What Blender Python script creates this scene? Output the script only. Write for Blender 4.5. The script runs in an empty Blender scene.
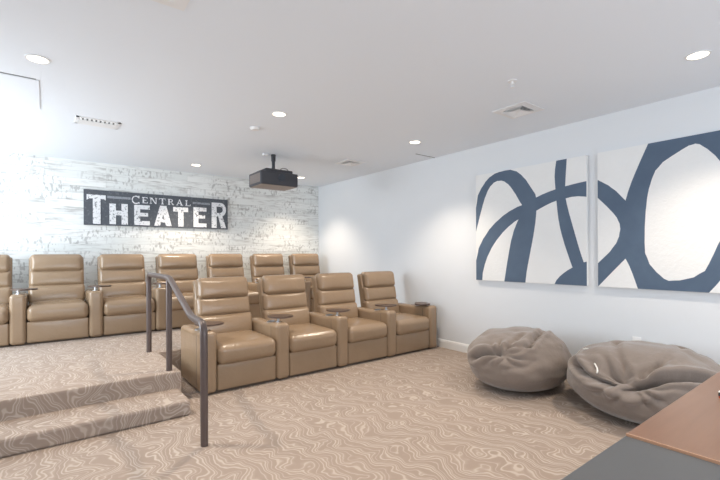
import bpy, bmesh, math, random
from mathutils import Vector, Matrix, noise
from mathutils.geometry import tessellate_polygon
random.seed(7)
scn = bpy.context.scene
COL = scn.collection
PI = math.pi
R = math.radians

# ------------------------------------------------------------------ camera
cam_d = bpy.data.cameras.new('camera')
cam = bpy.data.objects.new('camera', cam_d)
COL.objects.link(cam)
cam_d.sensor_width = 36.0
cam_d.lens = 412 / 720 * 36
cam_d.shift_y = 14.5 / 720
cam_d.clip_start = 0.02
cam.matrix_world = (Matrix.Translation((0, 0, 1.3)) @ Matrix.Rotation(R(-37.4), 4, 'Z')
                    @ Matrix.Rotation(R(90), 4, 'X') @ Matrix.Rotation(R(-0.268), 4, 'Z'))
scn.camera = cam

# ------------------------------------------------------------------ world, light, exposure
scn.view_settings.view_transform = 'Standard'
scn.view_settings.look = 'None'
scn.view_settings.gamma = 1
scn.view_settings.use_curve_mapping = False
scn.view_settings.exposure = 0.15
w = bpy.data.worlds.new('daylight')
scn.world = w
w.use_nodes = True
w.node_tree.nodes['Background'].inputs[0].default_value = (0.75, 0.86, 1.0, 1)
w.node_tree.nodes['Background'].inputs[1].default_value = 2.0


def area(name, loc, rot, sx, sy, power, col):
    d = bpy.data.lights.new(name, 'AREA')
    d.shape = 'RECTANGLE'
    d.size, d.size_y, d.energy, d.color = sx, sy, power, col
    o = bpy.data.objects.new(name, d)
    o.location, o.rotation_euler = loc, rot
    COL.objects.link(o)
    return o


# daylight entering through the big window in the left wall; soft fill added behind the camera
area('window_daylight_left', (-2.12, 5.5, 1.55), (0, R(-90), 0), 1.7, 2.5, 105, (0.84, 0.93, 1.0))
area('soft_fill_front', (1.2, -2.35, 1.5), (R(90), 0, 0), 4.6, 1.9, 68, (0.86, 0.93, 1.0))
DOWNLIGHT_W = 98
DOWNLIGHT_COL = (1.0, 0.86, 0.70)


# ------------------------------------------------------------------ materials
def mat(name, col, rough=0.6, metal=0.0, spec=0.5):
    m = bpy.data.materials.new(name)
    m.use_nodes = True
    b = m.node_tree.nodes['Principled BSDF']
    b.inputs['Base Color'].default_value = (*col, 1)
    b.inputs['Roughness'].default_value = rough
    b.inputs['Metallic'].default_value = metal
    b.inputs['Specular IOR Level'].default_value = spec
    return m


class NT:
    """small node helper"""
    def __init__(self, m):
        self.t = m.node_tree
        self.b = self.t.nodes['Principled BSDF']

    def n(self, kind, **kw):
        nd = self.t.nodes.new(kind)
        for k, v in kw.items():
            if k in nd.inputs.keys():
                s = nd.inputs[k]
                if hasattr(v, 'node'):
                    self.t.links.new(v, s)
                else:
                    s.default_value = v
            else:
                setattr(nd, k, v)
        return nd

    def math(self, op, a, b=None, c=None, clamp=False):
        nd = self.t.nodes.new('ShaderNodeMath')
        nd.operation = op
        nd.use_clamp = clamp
        for i, v in enumerate((a, b, c)):
            if v is None:
                continue
            if hasattr(v, 'node'):
                self.t.links.new(v, nd.inputs[i])
            else:
                nd.inputs[i].default_value = v
        return nd.outputs[0]

    def mix(self, f, a, b):
        nd = self.t.nodes.new('ShaderNodeMix')
        nd.data_type = 'RGBA'
        for s, v in ((nd.inputs[0], f), (nd.inputs[6], a), (nd.inputs[7], b)):
            if hasattr(v, 'node'):
                self.t.links.new(v, s)
            else:
                s.default_value = v if not isinstance(v, tuple) else (*v[:3], 1)
        return nd.outputs[2]

    def ramp(self, f, pts):
        nd = self.t.nodes.new('ShaderNodeValToRGB')
        cr = nd.color_ramp
        while len(cr.elements) > 1:
            cr.elements.remove(cr.elements[-1])
        cr.elements[0].position = pts[0][0]
        cr.elements[0].color = (*pts[0][1], 1)
        for p, c in pts[1:]:
            e = cr.elements.new(p)
            e.color = (*c, 1)
        self.t.links.new(f, nd.inputs[0])
        return nd.outputs[0]

    def link(self, a, b):
        self.t.links.new(a, b)

    def coord(self):
        return self.n('ShaderNodeTexCoord').outputs['Object']

    def xyz(self, v):
        s = self.n('ShaderNodeSeparateXYZ')
        self.link(v, s.inputs[0])
        return s.outputs

    def vec(self, x, y, z=0.0):
        c = self.n('ShaderNodeCombineXYZ')
        for i, v in enumerate((x, y, z)):
            if hasattr(v, 'node'):
                self.link(v, c.inputs[i])
            else:
                c.inputs[i].default_value = v
        return c.outputs[0]

    def noise(self, v, scale, detail=2.0, rough=0.5, dist=0.0):
        nd = self.n('ShaderNodeTexNoise')
        self.link(v, nd.inputs['Vector'])
        nd.inputs['Scale'].default_value = scale
        nd.inputs['Detail'].default_value = detail
        nd.inputs['Roughness'].default_value = rough
        nd.inputs['Distortion'].default_value = dist
        return nd.outputs['Fac']

    def bump(self, h, strength, distance=0.01):
        nd = self.n('ShaderNodeBump')
        nd.inputs['Strength'].default_value = strength
        nd.inputs['Distance'].default_value = distance
        self.link(h, nd.inputs['Height'])
        self.link(nd.outputs[0], self.b.inputs['Normal'])


def carpet_material():
    m = mat('wavy_carpet', (0.45, 0.33, 0.25), 0.95, 0, 0.15)
    t = NT(m)
    x, y, z = t.xyz(t.coord())
    s = t.math('ADD', y, z)
    p = t.vec(x, s)
    n1 = t.noise(t.vec(x, t.math('MULTIPLY', s, 1.15)), 3.6, 1.5, 0.5, 0.25)
    n2 = t.noise(p, 11.0, 1.0, 0.5, 0.2)
    n3 = t.noise(p, 2.2, 1.0)
    # meandering lines that run away from the viewer: contour lines of a drifting field
    ph = t.math('ADD', t.math('MULTIPLY', x, 7.2), t.math('MULTIPLY', n1, 3.7))
    ph = t.math('ADD', ph, t.math('MULTIPLY', s, 0.7))
    ph = t.math('ADD', ph, t.math('MULTIPLY', n2, 0.4))
    fr = t.math('FRACT', ph)
    lo, mi, hi = (0.325, 0.262, 0.218), (0.385, 0.315, 0.266), (0.555, 0.48, 0.415)
    c = t.ramp(fr, [(0.0, lo), (0.08, lo), (0.12, hi), (0.17, hi), (0.20, mi), (0.26, lo), (0.33, mi), (0.37, hi), (0.42, hi),
                    (0.45, lo), (0.52, mi), (0.56, hi), (0.59, mi), (0.66, lo), (0.78, lo), (0.81, hi), (0.84, mi), (0.90, lo), (1.0, lo)])
    c = t.mix(t.math('MULTIPLY', n3, 0.5), c, (0.42, 0.33, 0.27))
    fine = t.noise(p, 260, 1.0)
    c2 = t.mix(t.math('MULTIPLY', fine, 0.3), c, (0.32, 0.245, 0.20))
    t.link(c2, t.b.inputs['Base Color'])
    t.bump(fine, 0.35, 0.004)
    return m


def plank_wall_material():
    m = mat('whitewashed_planks', (0.85, 0.85, 0.83), 0.75, 0, 0.25)
    t = NT(m)
    x, y, z = t.xyz(t.coord())
    p = t.vec(x, z)
    br = t.n('ShaderNodeTexBrick')
    t.link(p, br.inputs['Vector'])
    br.offset = 0.37
    br.inputs['Scale'].default_value = 1.0
    br.inputs['Brick Width'].default_value = 1.15
    br.inputs['Row Height'].default_value = 0.105
    br.inputs['Mortar Size'].default_value = 0.0016
    br.inputs['Color1'].default_value = (0, 0, 0, 1)
    br.inputs['Color2'].default_value = (1, 1, 1, 1)
    br.inputs['Mortar'].default_value = (0.5, 0.5, 0.5, 1)
    rnd = t.math('MULTIPLY', br.outputs['Color'], 1.0)
    # each board has its own grain offset
    row = t.math('FLOOR', t.math('MULTIPLY', z, 1 / 0.105))
    off = t.math('MULTIPLY', row, 3.17)
    g = t.vec(t.math('ADD', t.math('MULTIPLY', x, 4.0), off), t.math('MULTIPLY', z, 34.0), rnd)
    grain = t.noise(g, 1.0, 4.0, 0.6)
    patch = t.noise(t.vec(t.math('ADD', t.math('MULTIPLY', x, 1.1), off), t.math('MULTIPLY', z, 5.0), rnd), 1.6, 2.0)
    ticks = t.noise(t.vec(t.math('ADD', t.math('MULTIPLY', x, 30.0), off), t.math('MULTIPLY', z, 13.0), rnd), 1.0, 1.0)
    base = t.mix(rnd, (0.86, 0.87, 0.85), (0.76, 0.78, 0.76))
    pm = t.ramp(patch, [(0.0, (0, 0, 0)), (0.40, (0, 0, 0)), (0.56, (1, 1, 1))])
    gm = t.ramp(grain, [(0.0, (0, 0, 0)), (0.47, (0, 0, 0)), (0.66, (1, 1, 1))])
    worn = t.math('MULTIPLY', pm, gm)
    c = t.mix(t.math('MULTIPLY', worn, 0.6), base, (0.33, 0.31, 0.29))
    tm = t.ramp(ticks, [(0.0, (0, 0, 0)), (0.54, (0, 0, 0)), (0.64, (1, 1, 1))])
    p2 = t.noise(t.vec(t.math('MULTIPLY', x, 1.3), off), 1.0, 1.0)
    tk = t.math('MULTIPLY', tm, t.ramp(p2, [(0.0, (0, 0, 0)), (0.46, (0, 0, 0)), (0.54, (1, 1, 1))]))
    c = t.mix(t.math('MULTIPLY', tk, 0.55), c, (0.30, 0.29, 0.28))
    c = t.mix(t.math('MULTIPLY', br.outputs['Fac'], 0.45), c, (0.35, 0.35, 0.34))
    t.link(c, t.b.inputs['Base Color'])
    t.bump(t.math('SUBTRACT', grain, br.outputs['Fac']), 0.25, 0.004)
    return m


def leather_material():
    m = mat('tan_leather', (0.37, 0.26, 0.165), 0.25, 0, 0.6)
    t = NT(m)
    c = t.coord()
    big = t.noise(c, 5.0, 2.0)
    fine = t.noise(c, 180.0, 2.0)
    col = t.mix(big, (0.290, 0.198, 0.122), (0.345, 0.242, 0.154))
    t.link(col, t.b.inputs['Base Color'])
    wr = t.noise(c, 16.0, 3.0, 0.55, 0.6)
    t.bump(t.math('ADD', t.math('MULTIPLY', wr, 1.0), t.math('MULTIPLY', fine, 0.12)), 0.28, 0.010)
    return m


def fabric_material(name, c1, c2):
    m = mat(name, c1, 0.9, 0, 0.2)
    t = NT(m)
    c = t.coord()
    n = t.noise(c, 7.0, 3.0)
    t.link(t.mix(n, c1, c2), t.b.inputs['Base Color'])
    t.b.inputs['Sheen Weight'].default_value = 0.35
    f = t.noise(c, 26.0, 4.0, 0.6, 0.4)
    t.bump(f, 0.35, 0.012)
    return m


def wood_material():
    m = mat('reddish_wood', (0.33, 0.13, 0.06), 0.32, 0, 0.5)
    t = NT(m)
    x, y, z = t.xyz(t.coord())
    g = t.noise(t.vec(t.math('MULTIPLY', x, 3.0), t.math('MULTIPLY', y, 40.0), z), 1.0, 4.0, 0.6, 0.3)
    t.link(t.mix(g, (0.155, 0.076, 0.042), (0.225, 0.118, 0.070)), t.b.inputs['Base Color'])
    return m


def paint_wall(name, col):
    m = mat(name, col, 0.85, 0, 0.25)
    t = NT(m)
    t.bump(t.noise(t.coord(), 120.0, 2.0), 0.06, 0.002)
    return m


def emit(name, col, strength):
    m = mat(name, col, 0.5)
    b = m.node_tree.nodes['Principled BSDF']
    b.inputs['Emission Color'].default_value = (*col, 1)
    b.inputs['Emission Strength'].default_value = strength
    return m


def distressed(name, col, under, thr):
    m = mat(name, col, 0.7, 0, 0.3)
    t = NT(m)
    n = t.noise(t.coord(), 26.0, 4.0, 0.7, 0.3)
    f = t.ramp(n, [(0.0, (0, 0, 0)), (thr, (0, 0, 0)), (thr + 0.05, (1, 1, 1))])
    t.link(t.mix(f, col, under), t.b.inputs['Base Color'])
    return m


M_carpet = carpet_material()
M_plank = plank_wall_material()
M_leather = leather_material()
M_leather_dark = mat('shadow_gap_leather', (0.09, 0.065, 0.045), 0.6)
M_wall = paint_wall('pale_wall_paint', (0.75, 0.77, 0.79))
M_ceil = paint_wall('ceiling_paint', (0.83, 0.87, 0.92))
M_white = mat('white_trim', (0.86, 0.86, 0.85), 0.45)
M_white_metal = mat('white_enamel', (0.84, 0.84, 0.84), 0.4)
M_slot = mat('grey_slot', (0.22, 0.23, 0.24), 0.7)
M_backing = mat('mid_grey_duct', (0.42, 0.43, 0.44), 0.7)
M_black = mat('dark_plastic', (0.047, 0.048, 0.058), 0.45)
M_grey_plastic = mat('grey_plastic', (0.30, 0.25, 0.225), 0.5)
M_rail = mat('bronze_painted_steel', (0.115, 0.088, 0.082), 0.36, 0.25)
M_steel = mat('brushed_steel', (0.55, 0.57, 0.6), 0.28, 1.0)
M_tray = mat('dark_brown_laminate', (0.10, 0.062, 0.045), 0.35)
M_cup = mat('dark_cup_liner', (0.04, 0.05, 0.065), 0.3)
M_canvas = fabric_material('white_canvas', (0.80, 0.80, 0.79), (0.83, 0.83, 0.82))
M_navy = mat('slate_blue_paint', (0.075, 0.115, 0.18), 0.6)
NTn = NT(M_navy)
NTn.link(NTn.mix(NTn.noise(NTn.coord(), 6.0, 4.0, 0.6), (0.062, 0.095, 0.155), (0.092, 0.14, 0.205)), NTn.b.inputs['Base Color'])
M_bag = fabric_material('taupe_suede', (0.205, 0.162, 0.135), (0.245, 0.20, 0.168))
M_bag2 = fabric_material('grey_brown_suede', (0.195, 0.158, 0.135), (0.235, 0.195, 0.168))
M_wood = wood_material()
M_wood_edge = mat('pale_edge_banding', (0.42, 0.24, 0.15), 0.4)
M_blacktop = mat('charcoal_laminate', (0.075, 0.078, 0.082), 0.42)
M_lamp = emit('lamp_glow', (1.0, 0.90, 0.72), 4.0)
M_board = distressed('weathered_black_board', (0.095, 0.105, 0.122), (0.15, 0.16, 0.175), 0.56)
M_letter = distressed('chipped_white_paint', (0.80, 0.81, 0.83), (0.22, 0.23, 0.25), 0.555)
M_bar = distressed('faded_grey_paint', (0.30, 0.32, 0.35), (0.12, 0.13, 0.15), 0.55)
M_tag = mat('white_cloth_tag', (0.8, 0.78, 0.74), 0.8)
M_zip = mat('light_thread', (0.75, 0.72, 0.68), 0.7)
M_red_reflection = mat('red_wood_reflection', (0.5, 0.06, 0.03), 0.35)  # reflected wood tint, put in as a colour


# ------------------------------------------------------------------ mesh helpers
def build(name, bm, m, parent=None, smooth=None, bevel=0):
    me = bpy.data.meshes.new(name)
    bmesh.ops.recalc_face_normals(bm, faces=bm.faces)
    bm.to_mesh(me)
    bm.free()
    for mm in (m if isinstance(m, (list, tuple)) else [m]):
        me.materials.append(mm)
    o = bpy.data.objects.new(name, me)
    COL.objects.link(o)
    if parent:
        o.parent = parent
    if smooth:
        for p in me.polygons:
            p.use_smooth = True
        if smooth is not True:
            me.set_sharp_from_angle(angle=R(smooth))
    if bevel:
        b = o.modifiers.new('bevel', 'BEVEL')
        b.width = bevel
        b.segments = 2
        b.limit_method = 'ANGLE'
    return o


def box(bm, x0, x1, y0, y1, z0, z1, mi=0):
    v = [bm.verts.new(p) for p in ((x0, y0, z0), (x1, y0, z0), (x1, y1, z0), (x0, y1, z0),
                                   (x0, y0, z1), (x1, y0, z1), (x1, y1, z1), (x0, y1, z1))]
    for f in ((3, 2, 1, 0), (4, 5, 6, 7), (0, 1, 5, 4), (1, 2, 6, 5), (2, 3, 7, 6), (3, 0, 4, 7)):
        bm.faces.new([v[i] for i in f]).material_index = mi
    return v


def cyl(bm, c, r, z0, z1, n=32, r2=None, mi=0):
    r2 = r if r2 is None else r2
    a = [bm.verts.new((c[0] + r * math.cos(2 * PI * i / n), c[1] + r * math.sin(2 * PI * i / n), z0)) for i in range(n)]
    b = [bm.verts.new((c[0] + r2 * math.cos(2 * PI * i / n), c[1] + r2 * math.sin(2 * PI * i / n), z1)) for i in range(n)]
    for i in range(n):
        bm.faces.new((a[i], a[(i + 1) % n], b[(i + 1) % n], b[i])).material_index = mi
    bm.faces.new(a[::-1]).material_index = mi
    bm.faces.new(b).material_index = mi


def ring(bm, c, r0, r1, z0, z1, n=36, mi=0):
    def loop(r, z):
        return [bm.verts.new((c[0] + r * math.cos(2 * PI * i / n), c[1] + r * math.sin(2 * PI * i / n), z)) for i in range(n)]
    L = [loop(r0, z0), loop(r1, z0), loop(r1, z1), loop(r0, z1)]
    for k in range(4):
        A, B = L[k], L[(k + 1) % 4]
        for i in range(n):
            bm.faces.new((A[i], A[(i + 1) % n], B[(i + 1) % n], B[i])).material_index = mi


def tube(bm, pts, r, n=14, closed=True):
    """round bar along a polyline"""
    pts = [Vector(p) for p in pts]
    rings = []
    prev = None
    for i, p in enumerate(pts):
        d = (pts[min(i + 1, len(pts) - 1)] - pts[max(i - 1, 0)]).normalized()
        if prev is None:
            a = d.orthogonal().normalized()
        else:
            a = (prev - d * prev.dot(d)).normalized()
        prev = a
        b = d.cross(a)
        rings.append([bm.verts.new(p + (a * math.cos(2 * PI * k / n) + b * math.sin(2 * PI * k / n)) * r) for k in range(n)])
    for A, B in zip(rings, rings[1:]):
        for k in range(n):
            bm.faces.new((A[k], A[(k + 1) % n], B[(k + 1) % n], B[k]))
    bm.faces.new(rings[0][::-1])
    bm.faces.new(rings[-1])


def fillet(pts, rad, seg=6):
    """round the inner corners of a polyline"""
    pts = [Vector(p) for p in pts]
    out = [pts[0]]
    for a, b, c in zip(pts, pts[1:], pts[2:]):
        d1, d2 = (a - b).normalized(), (c - b).normalized()
        k = min(rad, (a - b).length * 0.45, (c - b).length * 0.45)
        p, q = b + d1 * k, b + d2 * k
        for i in range(seg + 1):
            t = i / seg
            out.append(p * (1 - t) ** 2 + b * 2 * t * (1 - t) + q * t * t)
    out.append(pts[-1])
    return out


def rbox(bm, x0, x1, y0, y1, z0, z1, rad, inner=5, cs=4, fn=None):
    """rounded, gridded box; fn(p, u, v, w) moves each point, with u, v, w in -1..1"""
    c = Vector(((x0 + x1) / 2, (y0 + y1) / 2, (z0 + z1) / 2))
    h = Vector(((x1 - x0) / 2, (y1 - y0) / 2, (z1 - z0) / 2))
    rads = [min(rad, h[i] * 0.98) for i in range(3)]

    def axis(hh, r):
        L = [-hh + r * (1 - math.cos(PI / 2 * i / cs)) * 0 + (-0.0) + r * i / cs for i in range(cs)]
        L += [-(hh - r) + 2 * (hh - r) * i / inner for i in range(inner + 1)]
        L += [hh - r + r * (i + 1) / cs for i in range(cs)]
        return L
    A = [axis(h[i], rads[i]) for i in range(3)]
    cache = {}

    def vert(p):
        key = (round(p[0], 5), round(p[1], 5), round(p[2], 5))
        if key in cache:
            return cache[key]
        q = [max(-(h[i] - rads[i]), min(h[i] - rads[i], p[i])) for i in range(3)]
        d = [(p[i] - q[i]) / rads[i] for i in range(3)]
        # cube to sphere
        a, b, e = d
        s = (a * math.sqrt(max(0, 1 - b * b / 2 - e * e / 2 + b * b * e * e / 3)),
             b * math.sqrt(max(0, 1 - a * a / 2 - e * e / 2 + a * a * e * e / 3)),
             e * math.sqrt(max(0, 1 - a * a / 2 - b * b / 2 + a * a * b * b / 3)))
        r = Vector([q[i] + s[i] * rads[i] for i in range(3)])
        if fn:
            r = fn(r, p[0] / h[0], p[1] / h[1], p[2] / h[2])
        v = bm.verts.new(r + c)
        cache[key] = v
        return v
    for ax in range(3):
        i, j = [(1, 2), (0, 2), (0, 1)][ax]
        for s in (-1, 1):
            for ia in range(len(A[i]) - 1):
                for ja in range(len(A[j]) - 1):
                    q = []
                    for (ii, jj) in ((ia, ja), (ia + 1, ja), (ia + 1, ja + 1), (ia, ja + 1)):
                        p = [0, 0, 0]
                        p[ax] = s * h[ax]
                        p[i] = A[i][ii]
                        p[j] = A[j][jj]
                        q.append(vert(p))
                    try:
                        bm.faces.new(q)
                    except ValueError:
                        pass


def extrude_poly(bm, pts, to3d, depth, mi=0):
    """filled outline, to3d(a, b, d) maps outline coordinates and depth to space"""
    f = [bm.verts.new(to3d(a, b, 0)) for a, b in pts]
    k = [bm.verts.new(to3d(a, b, depth)) for a, b in pts]
    tri = tessellate_polygon([[Vector((a, b, 0)) for a, b in pts]])
    for t in tri:
        bm.faces.new([f[i] for i in t]).material_index = mi
        bm.faces.new([k[i] for i in reversed(t)]).material_index = mi
    n = len(pts)
    for i in range(n):
        bm.faces.new((f[i], f[(i + 1) % n], k[(i + 1) % n], k[i])).material_index = mi


def tag(o, label, cat, group=None):
    o['label'] = label
    o['category'] = cat
    if group:
        o['group'] = group
    return o


def thing(name, label, cat, loc=(0, 0, 0), rz=0.0, group=None):
    o = bpy.data.objects.new(name, None)
    o.empty_display_size = 0.1
    o.location = loc
    o.rotation_euler = (0, 0, rz)
    COL.objects.link(o)
    return tag(o, label, cat, group)


def struct(name, bm, m, **kw):
    o = build(name, bm, m, **kw)
    o['kind'] = 'structure'
    return o


def copy_thing(root, loc, label, rz=0.0):
    r = root.copy()
    COL.objects.link(r)
    r.location = loc
    r.rotation_euler = (0, 0, rz)
    r['label'] = label
    for ch in [o for o in bpy.data.objects if o.parent == root]:
        c = ch.copy()
        COL.objects.link(c)
        c.parent = r
        for g in [o for o in bpy.data.objects if o.parent == ch]:
            d = g.copy()
            COL.objects.link(d)
            d.parent = c
    return r


# ------------------------------------------------------------------ the room
XL, XR, YF, YB, ZC = -2.2, 4.41, -2.5, 7.15, 2.67
ST_H, PF_H = 0.122, 0.27
ST_Y, PF_Y, PF_Y2, ST_X, PF_X = 3.503, 3.885, 4.78, 0.94, 0.965

bm = bmesh.new(); box(bm, XL - .1, XR + .1, YF - .1, YB + .1, -0.1, 0)
struct('floor', bm, M_carpet)
bm = bmesh.new(); box(bm, XL - .1, XR + .1, YF - .1, YB + .1, ZC, ZC + .1)
struct('ceiling', bm, M_ceil)
bm = bmesh.new(); box(bm, XR, XR + .1, YF - .1, YB + .1, 0, ZC)
struct('wall_right', bm, M_wall)
bm = bmesh.new(); box(bm, XL - .1, XR, YB, YB + .1, 0, ZC)
struct('wall_back', bm, M_plank)
# left wall with a wide window, front wall with one added for fill light (both outside the picture)
bm = bmesh.new()
box(bm, XL - .1, XL, YF - .1, 4.2, 0, ZC); box(bm, XL - .1, XL, 6.8, YB, 0, ZC)
box(bm, XL - .1, XL, 4.2, 6.8, 0, 0.6); box(bm, XL - .1, XL, 4.2, 6.8, 2.5, ZC)
struct('wall_left', bm, M_wall)
bm = bmesh.new()
box(bm, XL, -1.2, YF - .1, YF, 0, ZC); box(bm, 3.6, XR, YF - .1, YF, 0, ZC)
box(bm, -1.2, 3.6, YF - .1, YF, 0, 0.5); box(bm, -1.2, 3.6, YF - .1, YF, 2.5, ZC)
struct('wall_front', bm, M_wall)
bm = bmesh.new()
for y in (4.2, 5.475, 6.75):
    box(bm, XL - .08, XL - .02, y, y + .05, 0.6, 2.5)
for z in (0.6, 2.45):
    box(bm, XL - .08, XL - .02, 4.2, 6.8, z, z + .05)
struct('window_1', bm, M_white)
bm = bmesh.new()
for x in (-1.2, 0.375, 1.975, 3.55):
    box(bm, x, x + .05, YF - .08, YF - .02, 0.5, 2.5)
for z in (0.5, 2.45):
    box(bm, -1.2, 3.6, YF - .08, YF - .02, z, z + .05)
struct('added_window_front', bm, M_white)  # unseen window frame added to go with the front fill
# raised platform, L-shaped, and the low step before it
bm = bmesh.new()
pts = [(XL, PF_Y), (PF_X, PF_Y), (PF_X, PF_Y2), (XR, PF_Y2), (XR, YB), (XL, YB)]
extrude_poly(bm, pts, lambda a, b, d: Vector((a, b, d)), PF_H)
struct('floor_platform', bm, M_carpet, bevel=0.02)
bm = bmesh.new(); box(bm, XL, ST_X, ST_Y, PF_Y + .02, 0.0, ST_H)
struct('floor_step', bm, M_carpet, bevel=0.02)
# baseboards
bm = bmesh.new()
prof = [(0, 0), (-.016, 0), (-.016, .085), (-.010, .105), (0, .112)]
extrude_poly(bm, prof, lambda a, b, d: Vector((XR + a, YF + d, b)), PF_Y2 - YF)
struct('baseboard_right', bm, M_white)
bm = bmesh.new()
extrude_poly(bm, prof, lambda a, b, d: Vector((XL - a, YF + d, b)), ST_Y - YF)
struct('baseboard_left', bm, M_white)

# ------------------------------------------------------------------ recliners
PITCH, ARM = 0.757, 0.15


def bulge(bx, by, bz, sag=0.0):
    def fn(p, u, v, w):
        cu, cv, cw = 1 - u * u, 1 - v * v, 1 - w * w
        p = p.copy()
        p.x += math.copysign(bx, u) * cv * cw * (abs(u) ** 3)
        p.y += math.copysign(by, v) * (cu ** .6 if cu > 0 else 0) * cw * (abs(v) ** 2)
        p.z += math.copysign(bz, w) * (cu ** .6 if cu > 0 else 0) * cv * (abs(w) ** 2)
        p.z -= sag * cu * cv * (1 if w > 0 else 0)
        return p
    return fn


def shear(bm, verts_from, y_ref, z_ref, k):
    bm.verts.ensure_lookup_table()
    for v in list(bm.verts)[verts_from:]:
        v.co.y += (v.co.z - z_ref) * k


TILT = 0.2


def armrest(parent, x, mirror=False):
    """arm box with rounded top, steel-rimmed cup holder and a swivel tray on a post"""
    bm = bmesh.new()

    def fn(p, u, v, w):
        p = p.copy()
        if w > 0:                                  # the top dips behind the rounded front
            t = max(0.0, v + 0.55)
            p.z -= 0.022 * min(1, t * 3) * w
        return p
    rbox(bm, x, x + ARM, 0.0, 0.75, 0.012, 0.59, 0.042, 6, 4, fn)
    a = build('armrest', bm, M_leather, parent, smooth=True)
    bm = bmesh.new()                               # raised seam round the front post
    rbox(bm, x - .002, x + ARM + .002, 0.145, 0.151, 0.06, 0.55, 0.003, 1, 1)
    build('seam', bm, M_leather_dark, a, smooth=60)
    bm = bmesh.new()
    ring(bm, (x + ARM / 2, 0.30), 0.037, 0.047, 0.555, 0.578)
    c = build('cup_holder', bm, M_steel, parent, smooth=40)
    bm = bmesh.new()
    cyl(bm, (x + ARM / 2, 0.30), 0.038, 0.555, 0.572, 28)
    build('liner', bm, M_cup, c, smooth=40)
    bm = bmesh.new()                               # swivel tray, pointed towards the sitter
    out = []
    n = 44
    sx = -1 if mirror else 1
    cx = x + ARM / 2 + sx * 0.03
    for i in range(n):
        t = 2 * PI * i / n
        rr = 0.100 + 0.050 * max(0, math.cos(t)) ** 6
        out.append((cx + sx * rr * math.cos(t), 0.19 + 1.32 * rr * math.sin(t) - .25 * rr * math.cos(t)))
    extrude_poly(bm, out, lambda p, q, d: Vector((p, q, (0.600 if mirror else 0.630) + d)), 0.016)
    tr = build('tray_table', bm, M_tray, parent, smooth=30, bevel=0.004)
    bm = bmesh.new()
    cyl(bm, (x + ARM / 2, 0.13), 0.014, 0.560, 0.634, 16)
    cyl(bm, (x + ARM / 2, 0.13), 0.03, 0.560, 0.592, 20)
    build('post', bm, M_steel, tr, smooth=40)


def recliner(label, group, loc, last=False):
    t = thing('recliner', label, 'recliner', loc, 0, group)
    armrest(t, 0.0)
    if last:
        armrest(t, PITCH, True)
    s0, s1 = ARM + .002, PITCH - .002
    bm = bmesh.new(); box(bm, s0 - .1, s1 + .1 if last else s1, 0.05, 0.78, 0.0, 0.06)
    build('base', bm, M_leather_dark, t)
    bm = bmesh.new(); rbox(bm, s0, s1, 0.02, 0.12, 0.022, 0.268, 0.018, 6, 3, bulge(0, .008, 0))
    build('footrest', bm, M_leather, t, smooth=True)
    bm = bmesh.new(); rbox(bm, s0, s1, -0.012, 0.72, 0.262, 0.45, 0.06, 10, 5, bulge(0, .012, .022, -0.0))
    build('seat', bm, M_leather, t, smooth=True)
    # backrest: shell, then three stacked pads
    bm = bmesh.new()
    rbox(bm, s0 + .004, s1 - .004, 0.655, 0.765, 0.18, 1.02, 0.03, 5, 3)
    shear(bm, 0, 0, .45, TILT)
    b = build('backrest', bm, M_leather, t, smooth=True)
    for nm, z0, z1, dy, ins in (('lumbar_pad', .42, .655, .0, 0.0), ('middle_pad', .635, .85, .012, .008), ('headrest', .83, 1.05, -.012, .022)):
        bm = bmesh.new()
        rbox(bm, s0 + ins, s1 - ins, 0.585 + dy, 0.71, z0, z1, 0.045, 8, 5, bulge(0, .026, .004))
        shear(bm, 0, 0, .45, TILT)
        build(nm, bm, M_leather, b, smooth=True)
    return t


FX, FY = 1.130, 3.87
front_labels = [
    'tan leather recliner beside the handrail, first of the four on the lower floor',
    'tan leather recliner on the lower floor, second along from the handrail',
    'tan leather recliner on the lower floor, second from the wall with paintings',
    'tan leather recliner on the lower floor, closest to the wall with paintings']
G1 = 'recliners in the lower row'
f0 = recliner(front_labels[0], G1, (FX, FY, 0))
for k in (1, 2):
    copy_thing(f0, (FX + PITCH * k, FY, 0), front_labels[k])
recliner(front_labels[3], G1, (FX + PITCH * 3, FY, 0), True)
BX, BY = -0.325 - 0.757, 6.09
G2 = 'recliners in the upper row by the plank wall'
back_labels = [
    'recliner cut off by the left picture edge on the raised platform',
    'fully visible recliner on the platform directly below the start of the theater sign',
    'recliner on the platform below the middle of the theater sign, just left of handrail',
    'platform recliner seen through the handrail, below the last letters of the sign',
    'platform recliner showing behind the lower recliner nearest the handrail',
    'platform recliner, second from the corner, seen over the lower row',
    'platform recliner in the corner where plank wall meets plain wall']
b0 = copy_thing(f0, (BX, BY, PF_H), back_labels[0]); b0['group'] = G2
for k in range(1, 6):
    copy_thing(b0, (BX + PITCH * k, BY, PF_H), back_labels[k])
recliner(back_labels[6], G2, (BX + PITCH * 6, BY, PF_H), True)

# ------------------------------------------------------------------ handrail
hr = thing('handrail', 'dark bronze metal stair handrail with three posts at the platform steps', 'handrail', (0.88, 3.95, 0))
o = Vector((0.88, 3.95, 0))
rt, zt, zl = 0.0255, 1.100, 0.832
top = fillet([(0, .92, .9), (0, .92, zt), (0, 0, zt), (0, -.69, zl), (-.02, -1.065, zl), (-.02, -1.065, .55)], 0.09)
bm = bmesh.new(); tube(bm, top, rt)
build('top_rail', bm, M_rail, hr, smooth=50)
for (x, y, z0, z1) in ((0, .92, PF_H, .92), (0, 0.02, PF_H, zt - .01), (-.02, -1.065, 0, .57)):
    bm = bmesh.new(); tube(bm, [(x, y, z0), (x, y, z1)], rt)
    p = build('post', bm, M_rail, hr, smooth=50)

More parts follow.
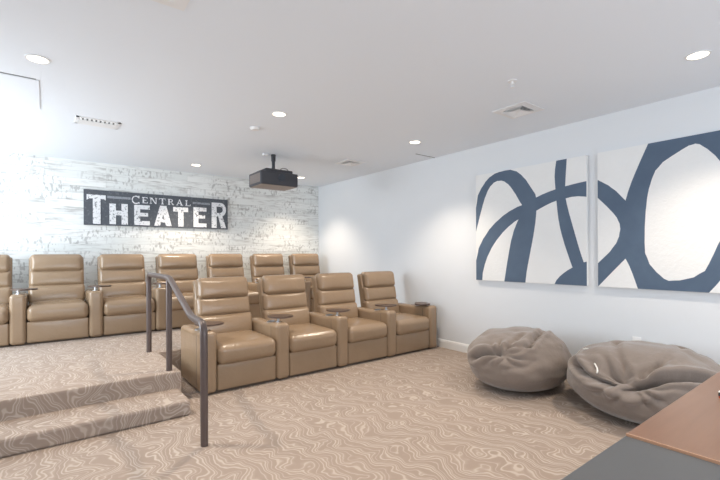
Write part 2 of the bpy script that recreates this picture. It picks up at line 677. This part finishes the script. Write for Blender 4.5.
# ------------------------------------------------------------------ projector
pj = thing('projector', 'large dark projector hanging from the ceiling in front of the plank wall', 'projector', (2.49, 5.2, ZC))
x0, x1, y0, y1, z0, z1 = -.27, .27, -.2, .2, -.445, -.268
bm = bmesh.new()
rbox(bm, x0, x1, y0, y1, z0, z1, .014, 4, 3)
body = build('body', bm, M_black, pj, smooth=50)
bm = bmesh.new(); box(bm, x0 + .012, x1 - .012, y0 + .012, y1 - .012, z0 - .003, z0 + .002)
build('underside_plate', bm, M_grey_plastic, body)
bm = bmesh.new()
for i in range(9):
    box(bm, x0 - .003, x0 + .002, y0 + .04 + i * .037, y0 + .06 + i * .037, z0 + .03, z1 - .03)
build('side_grille', bm, M_grey_plastic, body)
bm = bmesh.new()
tube(bm, [(0.02, y0 + .01, -.34), (0.02, y0 - .012, -.34)], .048, 28)
ln = build('lens', bm, M_cup, body, smooth=40)
bm = bmesh.new(); rbox(bm, -.19, .21, -.17, .17, -.275, -.225, .016, 3, 2)
build('top_cover', bm, M_black, body, smooth=50)
bm = bmesh.new()
tube(bm, [(-.10, 0.0, -.24), (-.10, 0, -.20), (.05, 0, -.20), (.05, 0, -.24)], .012, 10)
tube(bm, [(0, 0, -.21), (0, 0, -.06)], .022, 16)
box(bm, -.022, .022, -.022, .022, -.09, -.02)
mnt = build('mount', bm, M_black, pj, smooth=40)
bm = bmesh.new(); cyl(bm, (0, 0), .032, -.02, 0, 24)
build('ceiling_plate', bm, M_black, mnt, smooth=40)
bm = bmesh.new()
tube(bm, fillet([(.06, -.05, -.235), (.09, -.05, -.185), (.16, -.05, -.175), (.20, -.05, -.20), (.21, -.05, -.24)], .06), .006, 8)
build('cable', bm, M_slot, pj, smooth=40)
bm = bmesh.new(); box(bm, -.15, -.08, -.02, .03, -.025, 0)
build('power_outlet', bm, M_white_metal, mnt, bevel=.004)

# ------------------------------------------------------------------ theater sign
sg = thing('theater_sign', 'long weathered black sign reading CENTRAL THEATER on the plank wall', 'sign', (1.49, YB, 1.748))
SX0, SX1, SZ0, SZ1 = .445, 2.538, 1.748, 2.262
SY = YB - .035


def sgn(a, b, d):
    return Vector((a - 1.49, (SY - d) - YB, b - 1.748))


bm = bmesh.new(); box(bm, SX0 - 1.49, SX1 - 1.49, SY - YB, -.002, 0, SZ1 - SZ0)
build('board', bm, M_board, sg, bevel=.003)


def letter(polys, m=None, d=0.006):
    bm = bmesh.new()
    for i, p in enumerate(polys):
        extrude_poly(bm, p, sgn, d + i * 0.0004)
    build('letter', bm, m or M_letter, sg)


def rc(xa, xb, za, zb):
    return [(xa, za), (xb, za), (xb, zb), (xa, zb)]


def arc_poly(cx, cz, ro, ri, so, a0, a1, n=14):
    """ring sector, so = width factor"""
    o_ = [(cx + so * ro * math.cos(a0 + (a1 - a0) * i / n), cz + ro * math.sin(a0 + (a1 - a0) * i / n)) for i in range(n + 1)]
    i_ = [(cx + so * ri * math.cos(a1 - (a1 - a0) * i / n), cz + ri * math.sin(a1 - (a1 - a0) * i / n)) for i in range(n + 1)]
    return o_ + i_


# THEATER, the first T and the last R tall
letter([[(.48, 2.19), (.715, 2.19), (.715, 2.115), (.69, 2.13), (.65, 2.135), (.65, 1.765), (.555, 1.765), (.555, 2.135), (.51, 2.13), (.48, 2.11)]])
letter([rc(.762, .845, 1.77, 2.075), rc(.918, 1.002, 1.77, 2.08), rc(.84, .925, 1.905, 1.975)])
letter([rc(1.088, 1.170, 1.77, 2.078), rc(1.16, 1.304, 2.015, 2.08), rc(1.16, 1.28, 1.905, 1.962), rc(1.16, 1.304, 1.77, 1.835)])
letter([[(1.367, 1.77), (1.45, 1.77), (1.497, 1.95), (1.497, 2.09), (1.452, 2.09)], [(1.497, 1.95), (1.54, 1.77), (1.622, 1.77), (1.545, 2.09), (1.497, 2.09)],
        rc(1.44, 1.55, 1.825, 1.885)])
letter([rc(1.646, 1.876, 2.01, 2.083), rc(1.722, 1.803, 1.77, 2.02)])
letter([rc(1.961, 2.04, 1.77, 2.1), rc(2.03, 2.172, 2.035, 2.1), rc(2.03, 2.15, 1.915, 1.972), rc(2.03, 2.172, 1.77, 1.835)])
letter([rc(2.26, 2.343, 1.768, 2.2), rc(2.335, 2.42, 2.135, 2.2), rc(2.335, 2.42, 1.965, 2.025),
        arc_poly(2.41, 2.0825, .1175, .05, .8, -PI / 2, PI / 2), [(2.37, 1.975), (2.44, 1.975), (2.505, 1.768), (2.42, 1.768)]])
# CENTRAL, thin serif capitals
zb, ztp, sw, th, sf = 2.112, 2.206, .019, .009, .008


def stem_(x, zb=zb, zt_=ztp):
    return [rc(x, x + sw, zb, zt_), rc(x - sf, x + sw + sf, zb, zb + .008), rc(x - sf, x + sw + sf, zt_ - .008, zt_)]


def cap(polys):
    bm = bmesh.new()
    for i, p in enumerate(polys):
        extrude_poly(bm, p, sgn, .0045 + i * .0002)
    build('letter', bm, M_letter, sg)


cap([arc_poly(1.112, 2.156, .064, .048, .88, R(42), R(318), 20), rc(1.148, 1.16, 2.18, 2.22), rc(1.150, 1.16, 2.095, 2.125)])
cap(stem_(1.205) + [rc(1.22, 1.272, ztp - th, ztp), rc(1.22, 1.255, 2.155, 2.155 + th), rc(1.22, 1.275, zb, zb + th), rc(1.265, 1.272, 2.185, ztp), rc(1.268, 1.275, zb, 2.135)])
cap([rc(1.315, 1.325, zb, ztp), rc(1.39, 1.40, zb, ztp), rc(1.305, 1.335, zb, zb + .008), rc(1.382, 1.41, ztp - .008, ztp), rc(1.303, 1.33, ztp - .008, ztp),
     [(1.313, ztp), (1.338, ztp), (1.402, zb), (1.385, zb)]])
cap([rc(1.478, 1.497, zb, ztp), rc(1.469, 1.506, zb, zb + .008), rc(1.44, 1.535, ztp - th, ztp), rc(1.44, 1.447, 2.18, ztp), rc(1.528, 1.535, 2.18, ztp)])
cap(stem_(1.575) + [rc(1.59, 1.615, ztp - th, ztp), rc(1.59, 1.615, 2.155, 2.155 + th), arc_poly(1.615, 2.1805, .0255, .0125, 1.0, -PI / 2, PI / 2, 10),
     [(1.605, 2.158), (1.622, 2.158), (1.66, zb), (1.638, zb)]])
cap([[(1.70, zb), (1.712, zb), (1.744, 2.19), (1.744, ztp + .004), (1.740, ztp + .004)], [(1.742, 2.19), (1.767, zb), (1.79, zb), (1.750, ztp + .004), (1.742, ztp + .004)],
     rc(1.715, 1.775, 2.138, 2.146), rc(1.692, 1.72, zb, zb + .008), rc(1.758, 1.798, zb, zb + .008)])
cap(stem_(1.842) + [rc(1.855, 1.915, zb, zb + th), rc(1.908, 1.915, zb, 2.14)])
for (xa, xb) in ((.735, 1.04), (1.95, 2.235)):
    bm = bmesh.new()
    extrude_poly(bm, rc(xa, xb, 2.152, 2.186), sgn, .004)
    build('painted_bar', bm, M_bar, sg)

# ------------------------------------------------------------------ paintings
PX = 4.37
A = [(3.275, 1.585), (3.275, 1.994), (3.166, 2.172), (3.038, 2.273), (2.895, 2.297), (2.74, 2.291), (2.611, 2.183), (2.523, 2.044), (2.454, 1.937), (2.461, 1.775), (2.483, 1.58), (2.544, 1.286), (2.58, 1.119), (2.599, 0.969), (2.871, 0.969), (2.822, 1.252), (2.763, 1.526), (2.687, 1.693), (2.613, 1.838), (2.649, 1.875), (2.741, 2.038), (2.837, 2.155), (2.936, 2.193), (3.038, 2.165), (3.123, 2.05), (3.198, 1.839)]
B = [(3.275, 1.306), (3.126, 1.56), (2.938, 1.728), (2.743, 1.833), (2.577, 1.875), (2.454, 1.937), (2.254, 1.993), (2.069, 2.021), (1.925, 2.035), (1.925, 1.876), (2.039, 1.896), (2.161, 1.879), (2.255, 1.867), (2.386, 1.817), (2.472, 1.776), (2.632, 1.722), (2.762, 1.664), (2.939, 1.516), (3.085, 1.323), (3.172, 1.104), (3.185, 0.97), (3.275, 0.97)]
C = [(2.234, 2.298), (2.122, 2.298), (2.135, 2.116), (2.145, 1.933), (2.115, 1.776), (2.056, 1.558), (1.998, 1.345), (1.955, 1.21), (1.925, 1.217), (1.925, 0.97), (2.259, 0.97), (2.227, 1.035), (2.133, 1.116), (2.067, 1.154), (2.102, 1.254), (2.163, 1.44), (2.209, 1.628), (2.23, 1.818), (2.248, 2.039), (2.254, 2.166)]
W = [[(1.818, 2.298), (1.385, 2.298), (1.476, 2.085), (1.539, 1.919), (1.571, 1.799), (1.683, 1.938), (1.818, 2.031)],
     [(1.818, 1.852), (1.701, 1.722), (1.626, 1.615), (1.613, 1.499), (1.669, 1.357), (1.818, 1.203)],
     [(1.818, 0.97), (1.687, 1.121), (1.573, 1.249), (1.532, 1.161), (1.472, 0.97)],
     [(1.418, 1.456), (1.402, 1.764), (1.372, 1.931), (1.314, 2.084), (1.162, 2.178), (1.058, 2.231), (0.995, 2.204), (0.883, 2.061), (0.80, 1.88), (0.78, 1.70), (0.82, 1.53), (0.885, 1.405), (0.938, 1.252), (0.999, 1.111), (1.212, 1.044), (1.29, 1.083), (1.41, 1.243)],
     [(0.956, 0.97), (0.886, 1.069), (0.80, 1.22), (0.70, 1.50), (0.66, 1.75), (0.70, 2.0), (0.78, 2.2), (0.84, 2.298), (0.475, 2.298), (0.475, 0.97)]]


def soften(pts):
    """round the gentle corners of a brush outline, keep the sharp ones"""
    out = []
    n = len(pts)
    for i in range(n):
        a, b, c = (Vector(pts[(i + k) % n]) for k in (-1, 0, 1))
        if (b - a).angle(c - b, 0) > R(55):
            out.append(tuple(b))
        else:
            out += [tuple(b.lerp(a, .27)), tuple(b * .7 + a * .15 + c * .15), tuple(b.lerp(c, .27))]
    return out


def painting(label, ya, yb, z0, z1, ground, polys):
    t = thing('painting', label, 'painting', (XR, (ya + yb) / 2, z0), 0, 'abstract paintings on the plain wall')
    cy = (ya + yb) / 2
    bm = bmesh.new()
    box(bm, PX - XR, -.002, ya - cy, yb - cy, 0, z1 - z0, 0)
    if ground:                                     # the front face fully painted dark first
        extrude_poly(bm, rc(ya + .0, yb, z0, z1), lambda a, b, d: Vector((PX - XR - d, a - cy, b - z0)), .0006, 1)
    for i, p in enumerate(polys):
        extrude_poly(bm, soften(p), lambda a, b, d: Vector((PX - XR - d, a - cy, b - z0)), .0010 + i * .0003, 0 if ground else 1)
    build('canvas', bm, [M_canvas, M_navy], t)
    return t


painting('square white canvas with three crossing slate blue loops, above the left bean bag', 1.925, 3.275, .97, 2.298, False, [A, B, C])
painting('white canvas with a large slate blue ring, cut off by the picture edge', .475, 1.818, .97, 2.298, True, W)


# ------------------------------------------------------------------ bean bags
def bean_bag(name, label, m, c, a, b, h, creases, knots, dents, seed, p_r=.92, res=(200, 110), folds=()):
    root = thing(name, label, 'bean bag', (c[0], c[1], 0), 0, 'bean bags on the carpet')
    bm = bmesh.new()
    nu, nv = res
    rows = []
    sd = Vector((seed * 3.1, seed * 1.7, seed * 2.3))

    def seg_d(n, pts):
        best = 9
        for p, q in zip(pts, pts[1:]):
            p, q = Vector(p), Vector(q)
            d = q - p
            t = max(0, min(1, (n - p).dot(d) / max(d.length_squared, 1e-9)))
            best = min(best, (n - (p + d * t)).length)
        return best

    def point(th, ph):
        s = max(math.cos(th), 0)
        zz = math.sin(th)
        n = Vector((s * math.cos(ph), s * math.sin(ph), zz))
        r = s ** (p_r if zz > 0 else .72)
        z = h / 2 + h / 2 * math.copysign(abs(zz) ** (1.0 if zz > 0 else .9), zz)
        p = Vector((a * r * math.cos(ph), b * r * math.sin(ph), z))
        nn = Vector((n.x / a, n.y / b, n.z / (h / 2))).normalized()
        d = 0.030 * noise.noise(n * 1.7 + sd) + 0.012 * noise.noise(n * 4.2 + sd)
        for k, dep, wid in dents:
            q = (n - Vector(k).normalized()).length
            d -= dep * math.exp(-(q / wid) ** 2)
        for pts, dep, wid in creases:
            q = seg_d(n, pts)
            q += 0.02 * noise.noise(n * 9 + sd)
            d -= dep * math.exp(-(q / wid) ** 2)
            d += dep * .38 * math.exp(-((q - 2.3 * wid) / (1.3 * wid)) ** 2)
        for k, nf, amp, r0, wid in knots:
            kv = Vector(k).normalized()
            q = (n - kv).length
            t1 = kv.orthogonal().normalized()
            t2 = kv.cross(t1)
            psi = math.atan2((n - kv).dot(t2), (n - kv).dot(t1))
            psi += .5 * noise.noise(n * 2.5 + sd)
            d += amp * (abs(math.sin(nf * psi / 2 + seed)) * 2 - 1) * math.exp(-((q - r0) / wid) ** 2) * min(1, q / .06)
        if zz < -.2:
            d *= max(0, 1 - (-.2 - zz) * 1.6)
        p = p + nn * d
        p.z = max(p.z, 0.0)
        return p
    for j in range(nv + 1):
        th = -PI / 2 + PI * j / nv
        if j in (0, nv):
            rows.append([bm.verts.new(point(th, 0))])
        else:
            rows.append([bm.verts.new(point(th, 2 * PI * i / nu)) for i in range(nu)])
    for j in range(nv):
        A_, B_ = rows[j], rows[j + 1]
        for i in range(nu):
            k = (i + 1) % nu
            if len(A_) == 1:
                bm.faces.new((A_[0], B_[k], B_[i]))
            elif len(B_) == 1:
                bm.faces.new((A_[i], A_[k], B_[0]))
            else:
                bm.faces.new((A_[i], A_[k], B_[k], B_[i]))
    build('cover', bm, m, root, smooth=True)
    return root, point


bag1, pt1 = bean_bag('bean_bag', 'rounded brown suede bean bag with a pinched side, under the left painting', M_bag, (3.72, 2.285), .54, .47, .565,
    creases=[([(-.93, .35, .1), (-.94, .16, .29), (-.88, -.17, .45)], .06, .07),
             ([(.49, -.23, .84), (-.09, -.45, .89), (-.51, -.56, .65)], .040, .05),
             ([(-.51, -.56, .65), (-.63, -.46, .62), (-.75, -.28, .60)], .022, .05),
             ([(-.93, -.37, .01), (-.72, -.68, .12), (-.60, -.75, .28)], .012, .06),
             ([(-.29, -.26, .92), (-.69, -.31, .66)], .022, .05),
             ([(-.5, -.55, .66), (.13, -.81, .57)], .006, .025)],
    knots=[((-.87, -.28, .42), 9, .019, .27, .18)], dents=[((-.87, -.28, .42), .055, .18)], seed=3)
bag2, pt2 = bean_bag('bean_bag', 'slouched grey-brown bean bag with a sunken seat, beside the wooden table', M_bag2, (3.82, 1.235), .54, .56, .575,
    creases=[([(-.99, -.1, .1), (-.92, -.23, .33), (-.79, -.40, .47), (-.58, -.60, .55), (-.40, -.77, .49)], .085, .075),
             ([(.35, -.32, .88), (-.48, -.31, .82), (-.77, -.23, .59)], .035, .045),
             ([(0, .35, .94), (-.53, .14, .84), (-.78, -.03, .62)], .018, .045),
             ([(-.57, .74, .36), (-.85, .48, .24), (-.98, .14, .17)], .075, .07),
             ([(-.99, -.1, .1), (-.97, -.22, .07), (-.95, -.30, .13)], .02, .04)],
    knots=[((-.92, -.05, .33), 11, .018, .42, .26)], dents=[((-.90, -.02, .42), .14, .34), ((-.55, -.1, .82), .05, .35)], seed=5)
for pts, wd, nm, mm in (([(-.70, .42, .58), (-.78, .37, .52), (-.84, .34, .45), (-.88, .33, .38)], .006, 'care_tag', M_tag),):
    bm = bmesh.new()
    P = []
    for q in pts:
        n = Vector(q).normalized()
        p = pt2(math.asin(n.z), math.atan2(n.y, n.x))
        P.append(p + Vector((-.006, 0, .004)))
    tube(bm, P, wd, 8)
    build(nm, bm, mm, bag2, smooth=True)
bm = bmesh.new()
n = Vector((-.35, .64, .68)).normalized()
p = pt2(math.asin(n.z), math.atan2(n.y, n.x))
tube(bm, [p + Vector((-.01, .02, .002)), p + Vector((-.005, 0, .008)), p + Vector((0, -.02, .006))], .006, 8)
build('zip_pull', bm, M_zip, bag2, smooth=True)

# ------------------------------------------------------------------ tables in the foreground
DZ = 0.75
SEAM, EDGE = 1.412, 0.508


def table(name, label, xa, xb, ya, yb, zt_, m_top, m_leg, th_=.035):
    t = thing(name, label, 'table', ((xa + xb) / 2, (ya + yb) / 2, 0))
    hx, hy = (xb - xa) / 2, (yb - ya) / 2
    bm = bmesh.new(); box(bm, -hx, hx, -hy, hy, zt_ - th_, zt_)
    tp = build('tabletop', bm, m_top, t, bevel=.003)
    for sx in (-1, 1):
        for sy in (-1, 1):
            bm = bmesh.new()
            cx_, cy_ = sx * (hx - .045), sy * (hy - .045)
            box(bm, cx_ - .025, cx_ + .025, cy_ - .025, cy_ + .025, 0, zt_ - th_)
            build('leg', bm, m_leg, t, bevel=.003)
    bm = bmesh.new()
    for sy in (-1, 1):
        box(bm, -hx + .07, hx - .07, sy * (hy - .045) - .012, sy * (hy - .045) + .012, zt_ - th_ - .08, zt_ - th_)
    build('apron', bm, m_leg, t)
    return t, tp, hx, hy


tb, _, _, _ = table('table', 'charcoal topped table in the bottom corner, butted against the wooden one', .62, SEAM - .006, -.42, EDGE, DZ - .006, M_blacktop, M_black)
tw, tpw, hx, hy = table('table', 'reddish wooden table in the bottom right corner, by the slouched bean bag', SEAM, 2.75, -.42, EDGE, DZ, M_wood, M_wood)
bm = bmesh.new(); box(bm, -hx - .004, -hx + .0005, -hy, hy, DZ - .035, DZ + .0005)
build('edge_banding', bm, M_wood_edge, tpw)

gd = thing('gadget', 'small dark box with a pale top edge lying on the wooden table', 'gadget', (2.073, .390, DZ), R(-4))
bm = bmesh.new(); rbox(bm, -.05, .05, -.025, .025, .006, .022, .005, 2, 2)
build('case', bm, M_black, gd, smooth=50)
bm = bmesh.new(); rbox(bm, -.05, .05, -.025, .025, .021, .025, .0018, 2, 1)
build('lid', bm, M_white_metal, gd, smooth=50)
bm = bmesh.new(); box(bm, -.048, .048, -.023, .023, 0, .007)
build('base', bm, M_red_reflection, gd)  # red slab stands in for the glossy wood's reflection on the box

# ------------------------------------------------------------------ ceiling lights
dl_spots = [
    (-.035, 3.632, 'round recessed downlight near the top left corner, by the access hatch'),
    (1.813, 3.655, 'round recessed downlight in the middle of the ceiling, in front of the projector'),
    (3.593, 3.583, 'round recessed downlight near the plain wall, above the lower recliners'),
    (1.826, 6.475, 'round recessed downlight close to the plank wall, above the sign'),
    (3.611, 6.434, 'small round recessed downlight partly beside the projector, by the plank wall'),
    (3.596, .841, 'round recessed downlight above the ring painting, largest in view')]


def spot(o, power):
    d = bpy.data.lights.new('downlight_lamp', 'SPOT')
    d.energy, d.color, d.spot_size, d.spot_blend, d.shadow_soft_size = power, DOWNLIGHT_COL, R(108), .7, .05
    l = bpy.data.objects.new('downlight_lamp', d)
    l.location = (0, 0, -.02)
    l.parent = o
    COL.objects.link(l)
    return l


def downlight(x, y, label):
    t = thing('downlight', label, 'ceiling light', (x, y, ZC), 0, 'recessed downlights in the ceiling')
    bm = bmesh.new(); ring(bm, (0, 0), .060, .072, -.005, 0)
    build('trim_ring', bm, M_white_metal, t, smooth=40)
    bm = bmesh.new(); cyl(bm, (0, 0), .063, -.004, -.001, 32)
    build('lens', bm, M_lamp, t)
    spot(t, DOWNLIGHT_W)
    return t


d0 = downlight(*dl_spots[0])
for x, y, lab in dl_spots[1:]:
    copy_thing(d0, (x, y, ZC), lab)


for x, y in ((1.81, .84), (-.03, .84), (1.81, -1.6)):   # unseen lamps added for more light, in line with the others
    bm = bmesh.new(); ring(bm, (0, 0), .060, .072, -.005, 0); cyl(bm, (0, 0), .061, -.004, -.001, 32, mi=1)
    o = struct('added_light_fitting', bm, [M_white_metal, M_lamp])
    o.location = (x, y, ZC)
    spot(o, DOWNLIGHT_W)


# ------------------------------------------------------------------ vents, hatch, detectors on the ceiling
def square_diffuser(label, x, y, size, group=None):
    t = thing('ceiling_diffuser', label, 'air vent', (x, y, ZC), 0, group)
    s = size / 2
    bm = bmesh.new()
    for k, (f0_, f1_) in enumerate(((.76, .60), (.64, .48), (.52, .36), (.40, .22))):
        zt2, zb2 = -.002 - .0 * k, -.010 - .006 * (1 if k else 0)
        a_, b_ = s * f0_, s * f1_
        zo, zi = (zb2 + .004, zb2) if k == 0 else (zb2 - .006, zt2 - .002)
        L1 = [bm.verts.new(q) for q in ((-a_, -a_, zo), (a_, -a_, zo), (a_, a_, zo), (-a_, a_, zo))]
        L2 = [bm.verts.new(q) for q in ((-b_, -b_, zi), (b_, -b_, zi), (b_, b_, zi), (-b_, b_, zi))]
        L3 = [bm.verts.new(Vector(v.co) + Vector((0, 0, .002))) for v in L1]
        L4 = [bm.verts.new(Vector(v.co) + Vector((0, 0, .002))) for v in L2]
        for U, V in ((L1, L2), (L3, L4), (L1, L3), (L2, L4)):
            for i in range(4):
                bm.faces.new((U[i], U[(i + 1) % 4], V[(i + 1) % 4], V[i]))
    box(bm, -s * .24, s * .24, -s * .24, s * .24, -.012, -.008)
    for q in ((-s, s, -s, -s * .72), (-s, s, s * .72, s), (-s, -s * .72, -s * .72, s * .72), (s * .72, s, -s * .72, s * .72)):
        box(bm, *q, -.008, -.002)
    build('frame', bm, M_white_metal, t)
    bm = bmesh.new(); box(bm, -s * .81, s * .81, -s * .81, s * .81, -.0015, 0)
    build('backing', bm, M_backing, t)
    return t


square_diffuser('square white ceiling diffuser near the sprinkler, above the left painting', 3.59, 2.20, .34)
square_diffuser('small square white ceiling diffuser close to the corner, right of the projector', 3.615, 4.96, .33)
square_diffuser('white ceiling diffuser cut off by the top picture edge', .42, 2.22, .40)

t = thing('ceiling_grille', 'slotted white air grille in the bright left part of the ceiling', 'air vent', (.437, 5.0, ZC))
bm = bmesh.new()
L_, W_ = .19, .13
for q in ((-L_, L_, -W_, -W_ + .025), (-L_, L_, W_ - .025, W_), (-L_, -L_ + .025, -W_, W_), (L_ - .025, L_, -W_, W_)):
    box(bm, *q, -.008, 0)
build('frame', bm, M_white_metal, t)
for k in range(9):
    xx = -L_ + .04 + k * .0375
    bm = bmesh.new()
    v = [bm.verts.new(q) for q in ((xx - .012, -W_ + .03, -.003), (xx + .010, -W_ + .03, -.010), (xx + .010, W_ - .03, -.010), (xx - .012, W_ - .03, -.003))]
    bm.faces.new(v)
    build('slat', bm, M_white_metal, t)
bm = bmesh.new(); box(bm, -L_ + .02, L_ - .02, -W_ + .02, W_ - .02, -.0015, 0)
build('backing', bm, M_slot, t)

bm = bmesh.new(); box(bm, -L_ + .026, L_ - .026, -.045, W_ - .026, -.0105, -.009)
build('damper_plate', bm, M_white_metal, t)

hatch = thing('access_hatch', 'flush white access panel with thin dark edge, top left of the ceiling', 'access panel', (-.45, 4.45, ZC))
bm = bmesh.new(); box(bm, -.40, .40, -.40, .40, -.002, 0)
build('frame', bm, M_slot, hatch)
bm = bmesh.new(); box(bm, -.41, .418, -.382, .41, -.005, -.001)
build('door', bm, M_ceil, hatch)

t = thing('smoke_detector', 'small white smoke detector between the central downlight and the projector', 'smoke detector', (1.805, 4.215, ZC))
bm = bmesh.new(); cyl(bm, (0, 0), .04, -.022, -.01, 28, .05); cyl(bm, (0, 0), .055, -.01, 0, 28)
build('housing', bm, M_white_metal, t, smooth=35)

t = thing('sprinkler', 'tiny white fire sprinkler head above the square diffuser', 'sprinkler', (2.945, 1.855, ZC))
bm = bmesh.new(); cyl(bm, (0, 0), .035, -.006, 0, 24)
build('escutcheon', bm, M_white_metal, t, smooth=35)
bm = bmesh.new(); cyl(bm, (0, 0), .009, -.03, -.006, 12)
tube(bm, [(-.008, 0, -.02), (-.015, 0, -.035), (0, 0, -.052)], .003, 8); tube(bm, [(.008, 0, -.02), (.015, 0, -.035), (0, 0, -.052)], .003, 8)
cyl(bm, (0, 0), .016, -.056, -.052, 16)
build('head', bm, M_white_metal, t, smooth=40)

# narrow slot at the top of the plain wall
bm = bmesh.new(); box(bm, 4.02, 4.40, 3.99, 4.006, ZC - .003, ZC)
tag(build('slot_diffuser', bm, M_slot), 'thin grey line of a slot in the ceiling beside the plain wall', 'air vent')

t = thing('wall_outlet', 'white wall outlet peeking out over the slouched bean bag', 'outlet', (XR, 1.495, .43))
bm = bmesh.new(); rbox(bm, -.008, -.0005, -.036, .036, -.03, .085, .003, 2, 2)
build('plate', bm, M_white_metal, t, smooth=50)
